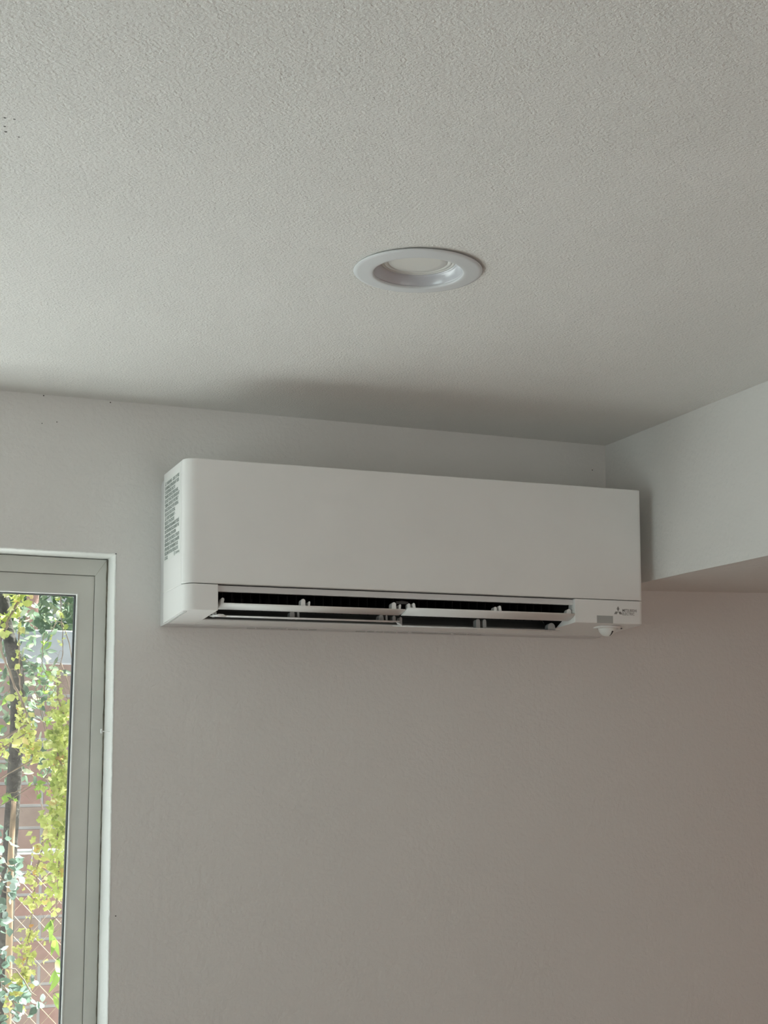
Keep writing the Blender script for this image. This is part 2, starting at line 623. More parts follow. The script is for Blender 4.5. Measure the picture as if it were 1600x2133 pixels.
def ring(bm, outer, inner, dy0, dy1, mitre=True):
    """rectangular ring member between outer=(xl, xrfun, zb, zt) and inner, from depth dy0 to dy1 (towards outside)"""
    def corners(q, dy):
        xl, xf, zb, zt = q
        out = []
        for (x, z) in ((xl, zb), (xf(zb), zb), (xf(zt), zt), (xl, zt)):
            zz = z + (zs_(x) if z == zt else 0)
            out.append(bm.verts.new(Vector((x, yfr(z) + dy, zz)) - WB))
        return out
    A, B = corners(outer, dy0), corners(inner, dy0)
    C_, D_ = corners(outer, dy1), corners(inner, dy1)
    for i in range(4):
        j = (i + 1) % 4
        bm.faces.new((A[i], A[j], B[j], B[i]))
        bm.faces.new((C_[i], D_[i], D_[j], C_[j]))
        bm.faces.new((B[i], B[j], D_[j], D_[i]))
        bm.faces.new((A[i], C_[i], C_[j], A[j]))


q_o = (XLO, xo, WZ0 + .001, ZT)
q_i = (XLI, xi, WZ0 + .028, ZTI)
q_i2 = (XLI + .0015, lambda z: xi(z) - .0006, WZ0 + .029, ZTI - .0006)
q_g = (XLG, xg, WZ0 + .06, ZTG)
q_b = (XLG + .0022, lambda z: xg(z) - .0020, WZ0 + .062, ZTG - .0018)
q_k = (XLG + .004, lambda z: xg(z) - .0036, WZ0 + .064, ZTG - .0032)
bm = bmesh.new(); ring(bm, q_o, q_i, 0, .07)
bevel(obj('window_frame', bm, M_VINYL, win), .0012)
bm = bmesh.new(); ring(bm, q_i2, q_g, .0045, .05)
bevel(obj('sash', bm, M_VINYL, win), .0009)
bm = bmesh.new(); ring(bm, q_g, q_b, .0030, .03)
obj('glazing_bead', bm, M_BEAD, win)
bm = bmesh.new(); ring(bm, q_b, q_k, .014, .03)
obj('gasket', bm, M_GASKET, win)
bm = bmesh.new()
qq = [(q_b[0] - .001, q_b[2] - .001), (q_b[1](q_b[2]) + .001, q_b[2] - .001), (q_b[1](q_b[3]) + .001, q_b[3] + .001), (q_b[0] - .001, q_b[3] + .001)]
bm.faces.new([bm.verts.new(Vector((x, yfr(z) + .020, z)) - WB) for x, z in qq])
obj('window_pane', bm, M_GLASS, win)
# ragged dark strip painting the shaded gap between plaster and frame, right jamb
bm = bmesh.new()
prev = None
for i in range(241):
    z = WZ0 + (WZ1 - .002 - WZ0) * i / 240
    w = 0.0010 + 0.0016 * max(0, noise.noise(Vector((z * 55, .3, 9)))) + 0.0009 * noise.noise(Vector((z * 160, .9, 2)))
    y = yfr(z) - .0004
    a = bm.verts.new(Vector((xo(z) + .0032, y + .001, z)) - WB)
    b = bm.verts.new(Vector((xo(z) - max(.0002, w), y - .0002, z)) - WB)
    if prev:
        bm.faces.new((prev[0], prev[1], b, a))
    prev = (a, b)
obj('gap_shade', bm, M_GAP_SHADE, win)
# mitre line of the frame's head and jamb, a strip darker than the vinyl
bm = bmesh.new()
z0, z1 = ZT - .001, ZTI + .0005
a = Vector((xo(z0) - .001, yfr(z0) - .0003, z0)); b = Vector((xi(z1) + .0005, yfr(z1) - .0003, z1))
n_ = Vector((.0005, 0, -.0005))
quad(bm, a - n_ * .5 - WB, b - n_ * .5 - WB, b + n_ * .5 - WB, a + n_ * .5 - WB)
obj('mitre_joint', bm, plain('mitre_line_tone', (.42, .41, .35), .8), win)

# nail left in the plaster reveal
zn = H0 - .4355
bm = bmesh.new()
tube(bm, [(wx_edge(zn) + .004, .0215, zn), (wx_edge(zn) - .0150, .0195, zn + .0008)], .0011, 8)
tube(bm, [(wx_edge(zn) - .0146, .0195, zn + .0008), (wx_edge(zn) - .0166, .0194, zn + .0009)], .0042, 12)
tag(obj('nail', bm, M_NAIL), 'small white painted nail sticking out of the right window reveal', 'nail')

# ------------------------------------------------------------------ recessed downlight
zl = zceil(LX)
dl = tag(empty('recessed_downlight', (LX, LY, zl)), 'round white recessed downlight, switched off, in the textured ceiling', 'ceiling light')
dl.rotation_euler = (0.004, 0.0019 + .008, 0)
bm = bmesh.new()
lathe(bm, [(LR - .0006, -.0016), (LR, -.0022), (LR - .0008, -.0032), (LR - .006, -.0042), (.068, -.0052), (.0635, -.0056), (.0618, -.0050), (.0612, -.0040),
           (.0612, .004), (.064, .004), (.064, -.0012), (LR - .004, -.0012)], 96, closed=True)
obj('trim_ring', bm, M_TRIM, dl, smooth=True)
bm = bmesh.new()
lathe(bm, [(.0614, -.0034), (.0606, -.001), (.0560, .0080), (.0540, .0100), (.0520, .0106), (.0520, .014), (.0640, .014), (.0640, .001)], 96, closed=True)
obj('baffle', bm, M_BAFFLE, dl, smooth=True)
bm = bmesh.new()
lathe(bm, [(0, .0100), (.030, .0101), (.0400, .0102), (.0404, .0112), (.0409, .0112), (.0413, .0103), (.0468, .0104), (.0472, .0116), (.0478, .0116), (.0482, .0105), (.0520, .0106), (.0520, .014), (0, .014)], 96)
obj('lens', bm, M_LENS, dl, smooth=True)
bm = bmesh.new()
lathe(bm, [(0, .021), (.0645, .021), (.0645, .075), (0, .075)], 48)
obj('housing_can', bm, M_CHASSIS, dl, smooth=False)

# ------------------------------------------------------------------ air conditioner
AW, AH, AD = .925, .280, .196
ac = tag(empty('air_conditioner', (.0509, 0, H0 + .0407 - AH)),
         'white wall-mounted split air conditioner with open louvers, high on the wall beside the soffit', 'air conditioner')
ac.rotation_euler = (0, -.0036, 0)
OX0, OX1, OY = .0605, .771, -.085
SPL = .0583
zb = lambda x, y: .0123 - (y + AD) * (.0123 - .0020) / .163


def corner_arc(cx, cy, r, a0, a1, n=10):
    return [(cx + r * math.cos(a0 + (a1 - a0) * i / n), cy + r * math.sin(a0 + (a1 - a0) * i / n)) for i in range(n + 1)]


RC = .021
bm = bmesh.new()
# lower left and lower right ends of the body
prism(bm, [(0, -.033)] + corner_arc(RC, -AD + RC, RC, PI, 1.5 * PI) + [(OX0, -AD), (OX0, -.033)], zb, lambda x, y: SPL)
prism(bm, [(OX1, -.033), (OX1, -AD)] + corner_arc(AW - .010, -AD + .010, .010, 1.5 * PI, 2 * PI) + [(AW, -.033)], zb, lambda x, y: SPL)
prism(bm, [(OX0, -.033), (OX0, OY), (OX1, OY), (OX1, -.033)], zb, lambda x, y: .0084 + (y - OY) * .40)
prism(bm, [(0, -.033), (0, -.1700), (AW, -.1700), (AW, -.033)], lambda x, y: SPL, lambda x, y: AH)
hs = obj('housing', bm, M_AC, ac)
bevel(hs, .0012)

bm = bmesh.new()
pl = corner_arc(RC, -AD + RC, RC, PI, 1.5 * PI, 12) + corner_arc(AW - .010, -AD + .010, .010, 1.5 * PI, 2 * PI, 8)
prism(bm, [(0, -.1712)] + pl + [(AW, -.1712)], lambda x, y: SPL + .0014, lambda x, y: AH + .0004)
fp = obj('front_panel', bm, M_PANEL, ac)
bevel(fp, .0016, 3)
for p in fp.data.polygons:
    p.use_smooth = True

# end clips seen on the left side: shallow groove strip near the underside
bm = bmesh.new()
prism(bm, [(.0030, -.033), (.0030, -.178), (.0062, -.180), (.0062, -.033)], lambda x, y: zb(x, y) - .0016, lambda x, y: zb(x, y) - .0001)
prism(bm, [(.0085, -.040), (.0085, -.176), (.0093, -.176), (.0093, -.040)], lambda x, y: zb(x, y) - .0010, lambda x, y: zb(x, y) - .0001)
obj('underside_rib', bm, M_CHASSIS, ac)

bm = bmesh.new()
prof = [(-.033, .0005), (0, -.0010), (0, .266), (-.010, .2705), (-.033, .2715)]
for sx in (0,):
    a = [bm.verts.new((.0022, y, z)) for y, z in prof]
    b = [bm.verts.new((AW - .0022, y, z)) for y, z in prof]
    bm.faces.new(a); bm.faces.new(b[::-1])
    for i in range(len(prof)):
        j = (i + 1) % len(prof)
        bm.faces.new((a[i], b[i], b[j], a[j]))
bevel(obj('rear_chassis', bm, M_CHASSIS, ac), .0012)

random.seed(8)
for xa, xb in ((.165, .300), (.385, .640)):
    x = xa
    while x < xb:
        w = random.uniform(.010, .030)
        yy = random.uniform(-.0245, -.018)
        bm = bmesh.new()
        box(bm, x, x + w, yy - .003, yy + .003, -.0012, .0004)
        obj('underside_patch', bm, M_PATCH_BRACKET, ac)  # flat grey patches in broken rows along the underside
        x += w + random.uniform(.002, .008)

# outlet
bm = bmesh.new()
x0, x1 = OX0 - .0004, OX1 + .0004
pf = [(-.1800, .0576), (-.1000, .0576), (-.0750, .0560), (-.0600, .0500), (-.0560, .0400)]
pf2 = [(-.0560, .0400), (-.0580, .0310), (-.0640, .0245), (-.0740, .0180), (-.0846, .0105), (-.0852, .0080)]
for a, b in zip(pf[:-1], pf[1:]):
    quad(bm, (x0, *a), (x1, *a), (x1, *b), (x0, *b))
for x in (OX0 + .0004, OX1 - .0004):
    vs = [(x, y, z) for y, z in [(-.1740, .0576), (-.1, .0576), (-.06, .05), (-.056, .04), (-.058, .031), (-.074, .018), (-.0852, .0084), (-.12, .0085), (-.168, .030)]]
    bm.faces.new([bm.verts.new(v) for v in vs])
obj('air_duct', bm, M_DUCT, ac)
bm = bmesh.new()
for a, b in zip(pf2[:-1], pf2[1:]):
    quad(bm, (x0, *a), (x1, *a), (x1, *b), (x0, *b))
obj('duct_floor', bm, M_DUCT2, ac)
bm = bmesh.new()
for k in range(40):
    x = OX0 + .012 + k * (OX1 - OX0 - .024) / 39
    box(bm, x - .0005, x + .0005, -.115, -.070, .026, .054)
obj('guide_fins', bm, M_DUCT, ac)
bm = bmesh.new()
prism(bm, [(OX0 + .0003, -.1885), (OX1 - .0003, -.1885), (OX1 - .012, -.1800), (OX0 + .0003, -.1800)], lambda x, y: .0468, lambda x, y: .0572)
obj('outlet_lip', bm, M_CHASSIS, ac)


def vane(name, xa, xb, yf, zf, yr, zr, th, camber=.0012, cutl=0.0, cutr=0.0):
    """curved louver blade from front edge (yf, zf) to rear edge (yr, zr)"""
    bm = bmesh.new()
    n = 8
    d = Vector((0, yr - yf, zr - zf)); L = d.length; d.normalize()
    nrm = Vector((0, -d.z, d.y))
    if nrm.z < 0:
        nrm = -nrm
    top, bot = [], []
    for i in range(n + 1):
        t = i / n
        c = camber * 4 * t * (1 - t)
        h = th / 2 * (0.35 + 0.65 * min(1, 5 * t, 5 * (1 - t)))
        p = Vector((0, yf, zf)) + d * (L * t) - nrm * c
        top.append(p + nrm * h); bot.append(p - nrm * h)
    loop = top + bot[::-1]
    m = len(loop)

    def off(i, cut):
        t = (loop[i].y - yf) / (yr - yf)
        return cut * t
    a = [bm.verts.new((xa + off(i, cutl), p.y, p.z)) for i, p in enumerate(loop)]
    b = [bm.verts.new((xb - off(i, cutr), p.y, p.z)) for i, p in enumerate(loop)]
    bm.faces.new(a); bm.faces.new(b[::-1])
    for i in range(m):
        j = (i + 1) % m
        bm.faces.new((a[i], b[i], b[j], a[j]))
    o = obj(name, bm, M_AC, ac)
    for p in o.data.polygons:
        p.use_smooth = len(p.vertices) == 4
    return o


def bracket(par, x, y, z, h=.013, w=.0075, t=.016, lean_=0.0, name='louver_bracket'):
    """rounded tab standing on a louver"""
    bm = bmesh.new()
    n = 8
    w *= .85
    front = [(x - w / 2, z)] + [(x + lean_ + w / 2 * math.cos(a) * .95, z + h - w / 2 + w / 2 * math.sin(a)) for a in [PI - PI * i / n for i in range(n + 1)]] + [(x + w / 2, z)]
    a = [bm.verts.new((p, y, q)) for p, q in front]
    b = [bm.verts.new((p + .001, y + t, q - .001)) for p, q in front]
    bm.faces.new(a); bm.faces.new(b[::-1])
    for i in range(len(front)):
        j = (i + 1) % len(front)
        bm.faces.new((a[i], b[i], b[j], a[j]))
    o = obj(name, bm, M_PATCH_BRACKET if par in (ll, lr) else M_AC, par)  # lower brackets are greyer, the shade of the outlet put into their colour
    bevel(o, .0008)
    return o


ul = vane('louver', .0675, .4185, -.190, .0262, -.150, .0195, .0036, cutl=-.001)
ur = vane('louver', .4195, .7690, -.199, .0285, -.165, .0178, .0036, camber=.002)
ll = vane('louver', .0665, .4210, -.156, .0078, -.112, .0104, .0024, camber=.0004)
lr = vane('louver', .4300, .7690, -.137, .0010, -.096, .0046, .0026, camber=.0004)
tag(ul, 'upper left louver, nearly level'); tag(ur, 'upper right louver, tilted up at the front')
tag(ll, 'lower left louver, seen almost edge-on'); tag(lr, 'lower right louver, set lower than the left one')
for (x, w, h, ln) in ((.2222, .0105, .0155, 0), (.2330, .0045, .0115, .001), (.3990, .0110, .0155, 0), (.4105, .0045, .0120, .001)):
    bracket(ul, x, -.182, .0245, h, w, .018, ln)
bracket(ul, .0710, -.180, .0245, .0125, .0075, .018, .002)
for (x, w, h, ln) in ((.4285, .0065, .0130, -.001), (.4390, .0070, .0140, -.002), (.6050, .0075, .0125, 0), (.6165, .0070, .0150, -.002)):
    bracket(ur, x, -.186, .0255, h, w, .016, ln)
bracket(ur, .7625, -.186, .0265, .0125, .0130, .014, .001)
for (x, w, h) in ((.2150, .0120, .0125), (.2270, .0050, .0120), (.3900, .0120, .0120), (.4010, .0050, .0115), (.4160, .0080, .0110)):
    bracket(ll, x, -.140, .0088, h, w, .018)
bracket(ll, .0690, -.146, .0078, .0080, .0060, .02)
for (x, w, h) in ((.4345, .0070, .0170), (.5960, .0110, .0180), (.6100, .0090, .0180), (.7560, .0200, .0150)):
    bracket(lr, x, -.128, .0020, h, w, .016)
# rounded end cap of the lower left louver catching the window light
bm = bmesh.new()
tube(bm, [(.0645, -.163, .0068), (.0700, -.165, .0068), (.0780, -.163, .0068), (.0850, -.158, .0066)], [.0012, .0028, .0026, .0010], 10)
obj('louver_end_cap', bm, M_AC, ll, smooth=True)
bm = bmesh.new()
tube(bm, [(.4235, -.126, .0105), (.4270, -.132, .0062), (.4320, -.1395, .0010)], [.0010, .0016, .0013], 8)
obj('louver_end_cap', bm, M_AC, lr, smooth=True)
# dark drive link between the two louver pairs
bm = bmesh.new()
pts = [(.4025 + .031 * t, -.176, .0330 + .0098 * math.sin(PI * min(1, max(0, t))) ** .5) for t in [i / 12 for i in range(13)]]
tube(bm, pts, .0013, 8)
box(bm, .406, .430, -.176, -.172, .0380, .0425)
obj('drive_link', bm, M_LINK, ac)

# receiver window, rotating sensor eye
bm = bmesh.new()
prism(bm, [(.8190, -.1964), (.8550, -.1964), (.8550, -.1940), (.8190, -.1940)], lambda x, y: .0126, lambda x, y: .0272)
tag(bevel(obj('receiver_window', bm, M_RECV, ac), .0005), 'grey translucent receiver window')
SX, SY, SZ = .8690, -.150, .0092
sen = None
bm = bmesh.new()
lathe(bm, [(.0275, .0012), (.0280, -.0008), (.0262, -.0024), (.0225, -.0030), (.0190, -.0018), (.0190, .0012)], 40, (SX, SY, SZ), closed=True)
sen = obj('sensor_collar', bm, M_AC, ac, smooth=True)
bm = bmesh.new()
lathe(bm, [(.0185 * math.cos(math.radians(a)), -.0185 * math.sin(math.radians(a))) for a in range(0, 85, 7)] + [(0, -.0185)], 40, (SX, SY, SZ))
obj('sensor_dome', bm, M_BEAD, ac, smooth=True)
bm = bmesh.new()
for (aa, bb, ra) in ((-89, -75, 0.0188),):
    rows = []
    for i in range(7):
        th = math.radians(aa + (bb - aa) * i / 6)
        row = []
        for j in range(8):
            ph = math.radians(26 + (70 - 26) * j / 7)
            row.append(bm.verts.new((SX + ra * math.cos(th) * math.cos(ph), SY + ra * math.sin(th) * math.cos(ph), SZ - ra * math.sin(ph) * .995)))
        rows.append(row)
    for a, b in zip(rows[:-1], rows[1:]):
        for j in range(7):
            bm.faces.new((a[j], a[j + 1], b[j + 1], b[j]))
tag(obj('sensor_slot', bm, M_LINK, ac, smooth=True), 'dark slot in the white sensor dome')
bm = bmesh.new()
tube(bm, [(SX + .0245, SY - .010, SZ - .0028), (SX + .0265, SY - .012, SZ - .0022)], .0012, 8)
obj('sensor_catch', bm, M_LINK, sen)

# logo: three diamonds and two lines of lettering
bm = bmesh.new()
LGX, LGZ, sz = .8668, .0362, .0056
yl = -AD - .0003
for k in range(3):
    a = PI / 2 + k * 2 * PI / 3
    d1 = Vector((math.cos(a + PI / 6), 0, math.sin(a + PI / 6))); d2 = Vector((math.cos(a - PI / 6), 0, math.sin(a - PI / 6)))
    c = Vector((LGX, yl, LGZ)) + (d1 + d2) * .00018
    s = sz * 1.05
    vs = [c, c + d1 * s, c + (d1 + d2) * s, c + d2 * s]
    lo = [bm.verts.new(v) for v in vs]; hi = [bm.verts.new(v + Vector((0, .0003, 0))) for v in vs]
    bm.faces.new(lo); bm.faces.new(hi[::-1])
    for i in range(4):
        j = (i + 1) % 4
        bm.faces.new((lo[i], lo[j], hi[j], hi[i]))
logo = tag(obj('logo', bm, M_LOGO, ac), 'dark grey emblem of three diamonds with two lines of lettering')
RX = Matrix.Rotation(PI / 2, 4, 'X')
bmt = bmesh.new()
for (s_, zz, xm) in (('MITSUBISHI', .0362, .0320), ('ELECTRIC', .0296, .0270)):
    me = text_mesh(s_, .0078, M_LOGO, 'lettering', ac, Matrix.Translation((.8760, yl - .0001, zz)) @ RX, xmax=xm, bold=.00008)
    bmt.from_mesh(me)
obj('lettering', bmt, M_LOGO, logo, recalc=False)

# warning sticker on the left end
bm = bmesh.new()
box(bm, -.0003, .0002, -.1640, -.0370, .1150, .2700)
lab = tag(obj('warning_label', bm, M_LABEL, ac), 'white warning sticker with grey capital lettering')
lines = ['\u26a0 WARNING - RISK OF FIRE', 'FLAMMABLE REFRIGERANT USED.', 'TO BE REPAIRED ONLY BY', 'TRAINED SERVICE PERSONNEL.',
         'DO NOT PUNCTURE REFRIGERANT', 'TUBING. DISPOSE OF PROPERLY', 'IN ACCORDANCE WITH FEDERAL', 'OR LOCAL REGULATIONS.',
         '\u26a0 AVERTISSEMENT -', "RISQUE D'INCENDIE", 'R\u00c9FRIG\u00c9RANT INFLAMMABLE UTILIS\u00c9.', 'DOIT \u00caTRE R\u00c9PAR\u00c9 EXCLUSIVEMENT PAR',
         "UN PERSONNEL D'ENTRETIEN", 'QUALIFI\u00c9. NE PAS PERCER LE TUBE DE', 'R\u00c9FRIG\u00c9RANT. \u00c9LIMINER DE MANI\u00c8RE', 'APPROPRI\u00c9E CONFORM\u00c9MENT AUX',
         'R\u00c8GLEMENTATIONS F\u00c9D\u00c9RALES OU', 'LOCALES.']
frac = [.98, .98, .72, .93, 1.0, .94, .94, .72, .72, .66, .98, .98, .78, 1.0, 1.0, .93, .93, .22]
RL = Matrix(((0, 0, -1, 0), (-1, 0, 0, 0), (0, 1, 0, 0), (0, 0, 0, 1)))   # text x -> -y, text y -> z, faces -x
bmt = bmesh.new()
Z0, DZ = .2555, .0081
for i, (s_, fr) in enumerate(zip(lines, frac)):
    me = text_mesh(s_, .0080, M_INK, 'label_text', ac, Matrix.Translation((-.00045, -.0440, Z0 - i * DZ)) @ RL, xmax=.112 * fr, bold=.00045)
    bmt.from_mesh(me)
me = text_mesh('\u2295 2200066', .0052, M_INK, 'label_text', ac, Matrix.Translation((-.00045, -.116, Z0 - 17 * DZ + .001)) @ RL, xmax=.042, bold=.0002)
bmt.from_mesh(me)
obj('label_text', bmt, M_INK, lab, recalc=False)

# ------------------------------------------------------------------ outside
bm = bmesh.new()
quad(bm, (-5, .15, -.25), (5, .15, -.25), (5, 8, -.25), (-5, 8, -.25))
tag(obj('ground', bm, M_PATIO), kind='structure')

bw = tag(empty('brick_outbuilding', (0.3, 2.4, -.25)), 'red brick wall of a neighbouring outbuilding seen through the vines', 'building')
bm = bmesh.new(); box(bm, -.8, 2.7, 0, .5, 0, 2.358)
obj('brick_wall', bm, M_BRICK, bw)
bm = bmesh.new(); box(bm, -.82, 2.72, -.02, .52, 2.358, 2.475)
bevel(obj('coping', bm, M_COPING, bw), .006)

bp = bmesh.new()
box(bp, -.30, .0, -.0, .018, 0, 2.27)
for xx in (-.20, -.10):
    box(bp, xx - .004, xx + .004, -.006, 0, 0, 2.27)
tag(obj('fence_panel', bp, M_FENCE), 'blue-grey timber board panel behind the dark tree trunk', 'fence').location = (.012, 2.1, -.25)


def leaf(bm, pos, d, up, L, W, curl, fold, wavy=0.0):
    d = Vector(d).normalized(); up = Vector(up)
    s = d.cross(up)
    if s.length < 1e-3:
        s = d.cross(Vector((1, 0, 0)))
    s.normalize(); n = s.cross(d)
    NL = 5
    prof = [0.08, .75, 1.0, .82, .45, .02]
    rows = []
    p = Vector(pos); ang = 0
    for i in range(NL + 1):
        w = W / 2 * prof[i]
        dd = d * math.cos(ang) + n * math.sin(ang)
        nn = n * math.cos(ang) - d * math.sin(ang)
        wv = wavy * math.sin(i * 2.1 + pos[2] * 90) * w
        rows.append([bm.verts.new(p + s * w * k + nn * (abs(k) * fold * w + wv * k)) for k in (-1, 0, 1)])
        p = p + dd * (L / NL)
        ang += curl / NL
    for a, b in zip(rows[:-1], rows[1:]):
        for k in range(2):
            bm.faces.new((a[k], a[k + 1], b[k + 1], b[k]))


def rnd_dir(down=.5):
    v = Vector((random.gauss(0, 1), random.gauss(0, .7), random.gauss(-down, .7)))
    return v.normalized()


def vine(name, label, cat, path, r, clusters, mat, L=(.02, .035), ratio=.55, curl=1.2, root=True, tendrils=3, seed=1, group=None, side=-1):
    random.seed(seed)
    base = Vector((path[-1][0] + (side * .55 if root else 0), path[-1][1], -.25))
    t = tag(empty(name, base), label, cat, group)
    P = spline(path, 6)
    if root:
        q = P[-1]
        sd = side * .55
        P += [Vector((q.x + sd * u, q.y, q.z + (-.25 - q.z) * v)) for u, v in ((.12, .02), (.35, .06), (.7, .25), (.92, .6), (1.0, 1.0))]
    n = len(P)
    bm = bmesh.new()
    tube(bm, [p - base + Vector((random.gauss(0, .0012), 0, random.gauss(0, .001))) for p in P], [r * (1.25 - .4 * math.sin(i * .9) ** 2) for i in range(n)], 7)
    for k in range(tendrils):
        i = random.randrange(0, max(2, int(n * .6)))
        q = P[i] - base
        e = [q]
        dirx = random.choice((-1, 1))
        for s in range(1, 6):
            e.append(e[-1] + Vector((dirx * random.uniform(.003, .012), random.gauss(0, .008), random.uniform(-.02, .008))))
        tube(bm, spline(e, 3), r * .35, 5)
    obj('stem', bm, M_STEM, t, smooth=True)
    bm = bmesh.new()
    for (i0, i1, cnt, spread) in clusters:
        for k in range(cnt):
            u = random.uniform(i0, i1) * (n if not root else n - 5)
            q = P[min(n - 1, int(u))] - base
            pos = q + Vector((random.gauss(0, spread), random.gauss(0, spread), random.gauss(0, spread * .8)))
            LL = random.uniform(*L)
            leaf(bm, pos, rnd_dir(), (random.gauss(0, 1), random.gauss(-.8, 1), random.gauss(.3, 1)), LL, LL * ratio * random.uniform(.8, 1.3),
                 random.uniform(-curl, curl * 1.6), random.uniform(-.6, .9), .6)
    obj('leaves', bm, mat, t, smooth=True, recalc=False)
    return t


G = None
vine('climbing_vine', 'thick knotted vine stem bending across the upper left of the window, with yellow leaves', 'vine',
     [(-0.03, 1.15, 2.252), (-0.049, 1.15, 2.201), (-0.067, 1.15, 2.166), (-0.088, 1.15, 2.119), (-0.101, 1.15, 2.069), (-0.082, 1.15, 2.014), (-0.057, 1.15, 1.953), (-0.038, 1.15, 1.91), (-0.026, 1.16, 1.87)],
     .0030, [(.0, .42, 56, .013), (.75, 1, 8, .01)], M_LEAF_Y, (.016, .032), seed=11)
vine('climbing_vine', 'slender vine hung with curled yellow leaves in front of the dark trunk', 'vine',
     [(-0.046, 1.25, 2.263), (-0.041, 1.25, 2.136), (-0.038, 1.25, 2.008), (-0.031, 1.25, 1.932), (-0.03, 1.25, 1.882), (-0.017, 1.25, 1.844), (-0.008, 1.25, 1.806), (0.002, 1.25, 1.781)],
     .0019, [(.02, .3, 16, .008), (.36, .55, 14, .008), (.54, 1.0, 130, .013)], M_LEAF_O, (.012, .026), .7, 1.8, seed=23)
vine('climbing_vine', 'dense column of yellow-green leaves running down beside the window frame', 'vine',
     [(0.036, 1.05, 1.998), (0.031, 1.05, 1.937), (0.046, 1.05, 1.889), (0.033, 1.05, 1.816), (0.046, 1.05, 1.744), (0.045, 1.05, 1.684), (0.034, 1.05, 1.612), (0.043, 1.05, 1.541), (0.039, 1.05, 1.469), (0.037, 1.05, 1.41)],
     .0022, [(.0, .25, 26, .012), (.16, .95, 420, .017), (.3, .75, 150, .021)], M_LEAF_Y, (.014, .034), .6, 1.7, seed=35, side=1)
vine('climbing_vine', 'trailing vine with golden leaf clusters in front of the lower brickwork', 'vine',
     [(0.04, 1.3, 1.628), (0.036, 1.3, 1.552), (0.025, 1.3, 1.489), (0.018, 1.3, 1.426), (0.012, 1.3, 1.363), (0.005, 1.3, 1.301), (0.0, 1.3, 1.245), (-0.015, 1.3, 1.19), (-0.035, 1.3, 1.141), (-0.052, 1.3, 1.09)],
     .0017, [(.05, .42, 90, .015), (.50, .90, 130, .013), (.72, .86, 45, .012)], M_LEAF_O, (.012, .028), .65, 1.7, seed=47)
vine('climbing_vine', 'thin pale vine dangling near the top right corner of the pane', 'vine',
     [(0.086, 1.4, 2.274), (0.093, 1.4, 2.167), (0.098, 1.4, 2.087), (0.09, 1.4, 2.033), (0.083, 1.4, 1.967)],
     .0012, [(.0, .45, 14, .014)], M_LEAF_Y, (.012, .024), .6, 1.2, tendrils=6, seed=59, side=1)
vine('climbing_vine', 'arching vine shoot with a few broad green leaves at mid height of the pane', 'vine',
     [(-0.1, 1.1, 1.685), (-0.065, 1.1, 1.696), (-0.029, 1.1, 1.71), (-0.003, 1.1, 1.717), (0.024, 1.1, 1.756), (0.031, 1.1, 1.805), (.045, 1.1, 1.75)],
     .0011, [(.05, .8, 16, .012)], M_LEAF_G, (.02, .034), .6, 1.0, seed=61, side=-1)
vine('climbing_vine', 'wiry bare vine looping before the pale coping of the brick wall', 'vine',
     [(0.039, 1.35, 2.121), (0.035, 1.35, 2.042), (0.051, 1.35, 2.003), (0.084, 1.35, 1.984), (0.117, 1.35, 1.965)],
     .0010, [(.3, .7, 9, .014)], M_LEAF_G, (.016, .028), .6, 1.2, tendrils=6, seed=73, side=1)
vine('climbing_vine', 'short vine shoot with yellow drooping leaves at the left edge of the pane', 'vine',
     [(-0.143, 0.95, 1.803), (-0.12, 0.95, 1.821), (-0.106, 0.95, 1.803), (-0.092, 0.95, 1.821), (-0.064, 0.95, 1.838)],
     .0014, [(.0, 1.0, 30, .010)], M_LEAF_O, (.016, .032), .55, 1.3, seed=87)


def bush(name, label, cat, pts, mat, L, ratio, cnt, spread, curl=.7, base=None, seed=5, down=.3, face=(0, -1, .6)):
    random.seed(seed)
    b = Vector(base)
    t = tag(empty(name, b), label, cat)
    bs, bl = bmesh.new(), bmesh.new()
    for p in pts:
        p = Vector(p)
        mid = Vector((p.x * .72 + b.x * .28, p.y, p.z * .93 + random.gauss(0, .03)))
        tube(bs, [q - b for q in spline([b, mid, p], 6)], .0016, 5)
        for k in range(cnt):
            pos = p - b + Vector((random.gauss(0, spread), random.gauss(0, spread), random.gauss(0, spread)))
            LL = random.uniform(*L)
            leaf(bl, pos, rnd_dir(down), (random.gauss(0, .5) + face[0], random.gauss(0, .5) + face[1], random.gauss(0, .5) + face[2]), LL, LL * ratio, random.uniform(-.2, curl), random.uniform(-.1, .5), .15)
    obj('stem', bs, M_STEM, t, smooth=True)
    obj('leaves', bl, mat, t, smooth=True, recalc=False)
    return t


GL = [(-0.142, 0.62, 1.549), (-0.139, 0.62, 1.513), (-0.152, 0.62, 1.602), (-0.123, 0.62, 1.533), (-0.145, 0.62, 1.467), (-0.15, 0.62, 1.415), (-0.146, 0.62, 1.354), (-0.129, 0.62, 1.27), (-0.113, 0.62, 1.249), (-0.072, 0.62, 1.262), (-0.141, 0.62, 1.297), (-0.102, 0.62, 1.228), (-0.146, 0.62, 1.231), (-0.135, 0.62, 1.487)]
bush('ivy', 'glossy dark ivy with pale shining leaves at the lower left of the pane', 'ivy', GL, M_LEAF_D, (.015, .028), .75, 9, .014, base=(-.55, .62, -.25), seed=3)
GB = [(-0.024, 1.75, 2.024), (-0.016, 1.75, 1.967), (-0.022, 1.75, 1.867), (-0.016, 1.75, 1.754), (0.1, 1.75, 2.004), (0.098, 1.75, 1.983), (0.142, 1.75, 1.704), (0.102, 1.75, 2.13), (0.102, 1.75, 1.914), (0.128, 1.75, 1.47)]
bush('leafy_shrub', 'shrub with bright green single leaves scattered over the upper half of the pane', 'shrub', GB, M_LEAF_G, (.028, .045), .5, 3, .012, base=(.45, 1.75, -.25), seed=9)
